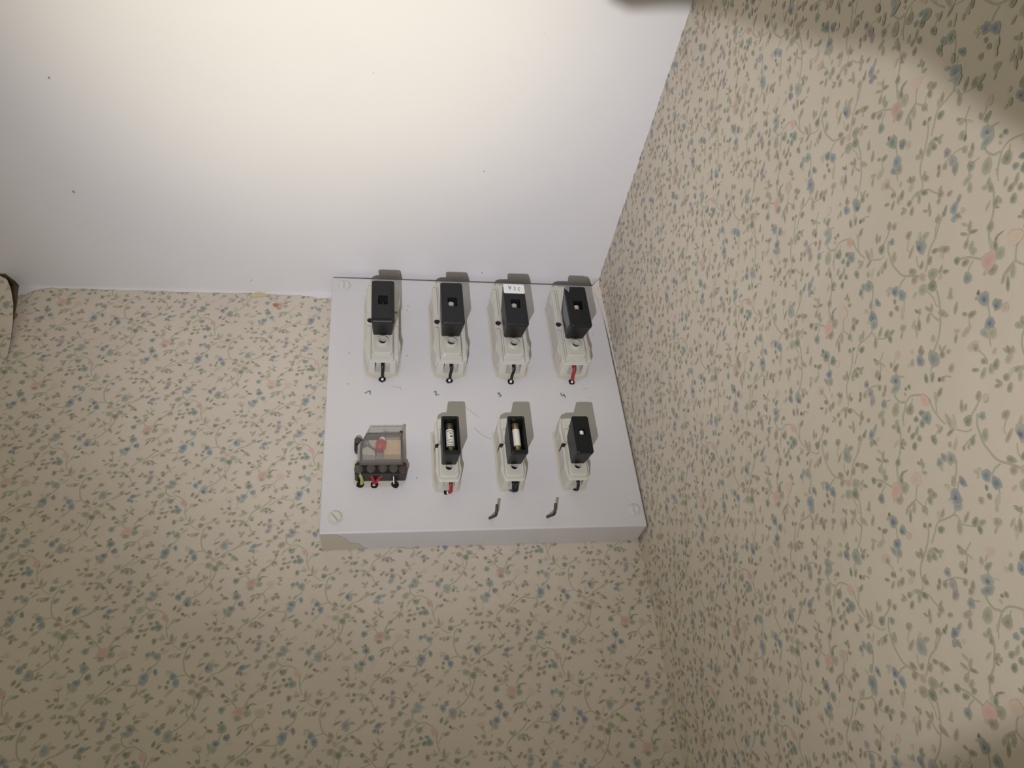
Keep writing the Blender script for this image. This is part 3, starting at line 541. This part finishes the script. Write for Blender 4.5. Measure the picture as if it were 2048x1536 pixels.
b = bmesh.new(); prism(b, rl(rrect(0.0236, 0.0300, -0.1850, -0.1720, 0.0030)), 0.0, 0.0045); ear = link_bm('mounting_ear', b, relay_black, relay, bevel=0.0006)
b = bmesh.new(); prism(b, circ(0.0262-jx, -0.1755-jz, 0.0026), 0.0045, 0.0068); link_bm('ear_screw', b, brownish, ear, bevel=0.0005)
b = bmesh.new(); prism(b, rl(rect(0.0462, 0.0592, -0.1930, -0.1800)), 0.0055, 0.0150); link_bm('coil', b, coil_m, relay, bevel=0.001)
b = bmesh.new(); prism(b, rl(rect(0.0462, 0.0592, -0.1795, -0.1745)), 0.0055, 0.0120); link_bm('contact_frame', b, greyish, relay, bevel=0.0008)
b = bmesh.new(); prism(b, rl([(0.0300, -0.1930), (0.0300, -0.1880), (0.0340, -0.1860), (0.0395, -0.1900), (0.0400, -0.1940)]), 0.0055, 0.0150)
prism(b, rl([(0.0345, -0.1800), (0.0410, -0.1800), (0.0420, -0.1870), (0.0370, -0.1850)]), 0.0055, 0.0140); link_bm('bracket', b, greyish, relay, bevel=0.0006)
b = bmesh.new(); cylinder(b, V(0.0438-jx, 0.012, -0.1868-jz), V(0.0438-jx, 0.0205, -0.1872-jz), 0.0040); cylinder(b, V(0.0438-jx, 0.0205, -0.1872-jz), V(0.0438-jx, 0.0218, -0.1874-jz), 0.0038, 0.0018)
lamp = link_bm('red_lamp', b, red_m, relay, bevel=0.0005)
b = bmesh.new(); prism(b, circ(0.0450-jx, -0.1817-jz, 0.0022), 0.010, 0.0185); link_bm('white_cam', b, porc, relay, bevel=0.0005)
b = bmesh.new(); cylinder(b, V(0.0594-jx, 0.0055, -0.1765-jz), V(0.0594-jx, 0.0200, -0.1765-jz), 0.0013); link_bm('cover_screw', b, relay_black, relay)
# clear cover
cm = bpy.data.materials.new('clear_plastic'); cm.use_nodes = True; nt = cm.node_tree; nt.nodes.clear()
out = nt.nodes.new('ShaderNodeOutputMaterial'); tr = nt.nodes.new('ShaderNodeBsdfTransparent'); tr.inputs[0].default_value = (0.985, 0.98, 0.97, 1)
df = nt.nodes.new('ShaderNodeBsdfDiffuse'); df.inputs[0].default_value = (0.48, 0.45, 0.42, 1); gl = nt.nodes.new('ShaderNodeBsdfGlossy'); gl.inputs['Roughness'].default_value = 0.12
m1 = nt.nodes.new('ShaderNodeMixShader'); m1.inputs[0].default_value = 0.13; m2 = nt.nodes.new('ShaderNodeMixShader')
fr = nt.nodes.new('ShaderNodeFresnel'); fr.inputs[0].default_value = 1.28
nt.links.new(tr.outputs[0], m1.inputs[1]); nt.links.new(df.outputs[0], m1.inputs[2]); nt.links.new(fr.outputs[0], m2.inputs[0])
nt.links.new(m1.outputs[0], m2.inputs[1]); nt.links.new(gl.outputs[0], m2.inputs[2]); nt.links.new(m2.outputs[0], out.inputs[0])
def cov(dx, zb=-0.2055, s=1.0): return [(x, z) for x, z in rl([(0.0285+dx, zb+dx), (0.0285+dx, -0.1890), (0.0328+dx*0.5, -0.1782-dx), (0.0600-dx, -0.1780-dx), (0.0602-dx, zb+dx)])]
b = bmesh.new(); loft(b, [(cov(-0.0008, -0.1965), 0.0052), (cov(-0.0002), 0.0205), (cov(0.0007), 0.0228)], cap0=False)
for zz0, zz1, xx in ((-0.2050, -0.1915, 0.0440), (-0.1835, -0.1785, 0.0438)): prism(b, rl(rect(xx-0.0004, xx+0.0004, zz0, zz1)), 0.0228, 0.0233)
ov = link_bm('clear_cover', b, cm, relay)
sd = ov.modifiers.new('s', 'SOLIDIFY'); sd.thickness = 0.0007; sd.offset = -1; bake(ov)
for nm, m2, r, pts in (('wire', yelw, 0.0013, [(0.0280, 0.0095, -0.2055), (0.0290, 0.0090, -0.2082), (0.0300, 0.0050, -0.2100), (0.0296, 0.0008, -0.2110)]),
                       ('wire', redw, 0.0012, [(0.0362, 0.0095, -0.2050), (0.0368, 0.0090, -0.2075), (0.0385, 0.0050, -0.2100), (0.0391, 0.0008, -0.2112)]),
                       ('wire', redw, 0.0012, [(0.0458, 0.0095, -0.2050), (0.0452, 0.0090, -0.2072), (0.0425, 0.0060, -0.2090), (0.0395, 0.0010, -0.2110)]),
                       ('wire', relay_black, 0.0007, [(0.0540, 0.0095, -0.2055), (0.0543, 0.0070, -0.2085), (0.0552, 0.0008, -0.2118)]),
                       ('wire', porc, 0.0005, [(0.0534, 0.0095, -0.2055), (0.0537, 0.0070, -0.2085), (0.0540, 0.0008, -0.2112)])):
    b = bmesh.new(); tube(b, [V(x-jx, h, z-jz) for x, h, z in pts], r); o = link_bm(nm, b, m2, relay, smooth=True)
    if m2 is yelw: o['label'] = 'yellow-green wire'
    if m2 is redw: o['label'] = 'red wire'
b = bmesh.new(); tube(b, [V(0.0391-jx, 0.0012, -0.2110-jz), V(0.0389-jx, 0.0005, -0.2126-jz)], 0.0011, smooth=False); link_bm('wire_sleeve', b, mat('pinkish_sleeve', (215, 175, 170), 0.6), relay, smooth=True)

# ------------------------------------------------------------ bent hook pins
pin_m = mat('dark_steel_pin', (70, 64, 54), 0.45, metal=0.4)
for x, z, lab in ((0.1258, -0.2413, 'left of the two bent dark pins sticking out of the board below the fuses'), (0.1707, -0.2413, 'right of the two bent dark pins sticking out of the board below the fuses')):
    b = bmesh.new(); tube(b, [V(0, 0.0002, 0), V(0.0013, 0.0045, -0.0012), V(0.0028, 0.0095, -0.0024), V(0.0034, 0.0116, -0.0020), V(0.0036, 0.0138, 0.0004), V(0.0038, 0.0165, 0.0034)], 0.00110, 12)
    o = link_bm('hook_pin', b, pin_m, None, smooth=True, loc=(x, -BT, OZ+z)); tag(o, lab, 'hook', 'bent pins on the fuse board')

# ------------------------------------------------------------ the flashlight that lights the corner, held below the lens
fb = mat('flashlight_body', (30, 30, 32), 0.4)
fr_ = empty('flashlight', LT); tag(fr_, 'black flashlight with an added shadow-casting plate, held below the camera and aimed up into the corner', 'flashlight')
aim = (Vector((0.0, -0.28, OZ))-LT).normalized()
b = bmesh.new(); cylinder(b, -aim*0.13, -aim*0.035, 0.013); cylinder(b, -aim*0.035, -aim*0.008, 0.013, 0.022); link_bm('body', b, fb, fr_, bevel=0.001)
shade = [(-0.4960, -0.4860), (-0.4988, -0.4965), (-0.50488, -0.50975), (-0.50932, -0.51988), (-0.51023, -0.52192), (-0.51745, -0.53833), (-0.52446, -0.55263), (-0.52915, -0.56136), (-0.53114, -0.56593),  # added plate out of view, cut to cast the shadow edge on the right
         (-0.53159, -0.56911), (-0.53217, -0.57271), (-0.53332, -0.57738), (-0.5350, -0.583), (-0.5210, -0.6095), (-0.5126, -0.61115), (-0.50827, -0.61112), (-0.50344, -0.61147), (-0.495, -0.6125),
         (-0.495, -0.665), (-0.566, -0.665), (-0.566, -0.560), (-0.522, -0.500), (-0.508, -0.488)]
b = bmesh.new(); xs = 0.025+0.03
A = [b.verts.new((xs, y+0.56, z+0.65)) for y, z in shade]; B = [b.verts.new((xs+0.0012, y+0.56, z+0.65)) for y, z in shade]
b.faces.new(A); b.faces.new(B[::-1]); n = len(A)
for i in range(n): b.faces.new((A[i], A[(i+1) % n], B[(i+1) % n], B[i]))
link_bm('shadow_plate', b, fb, fr_)
b = bmesh.new(); tube(b, [-aim*0.03, Vector((0.03, -0.003, -0.012)), Vector((0.0555, -0.003, -0.010))], 0.003); link_bm('shadow_plate_arm', b, fb, fr_)  # added arm joining the shadow plate to the flashlight
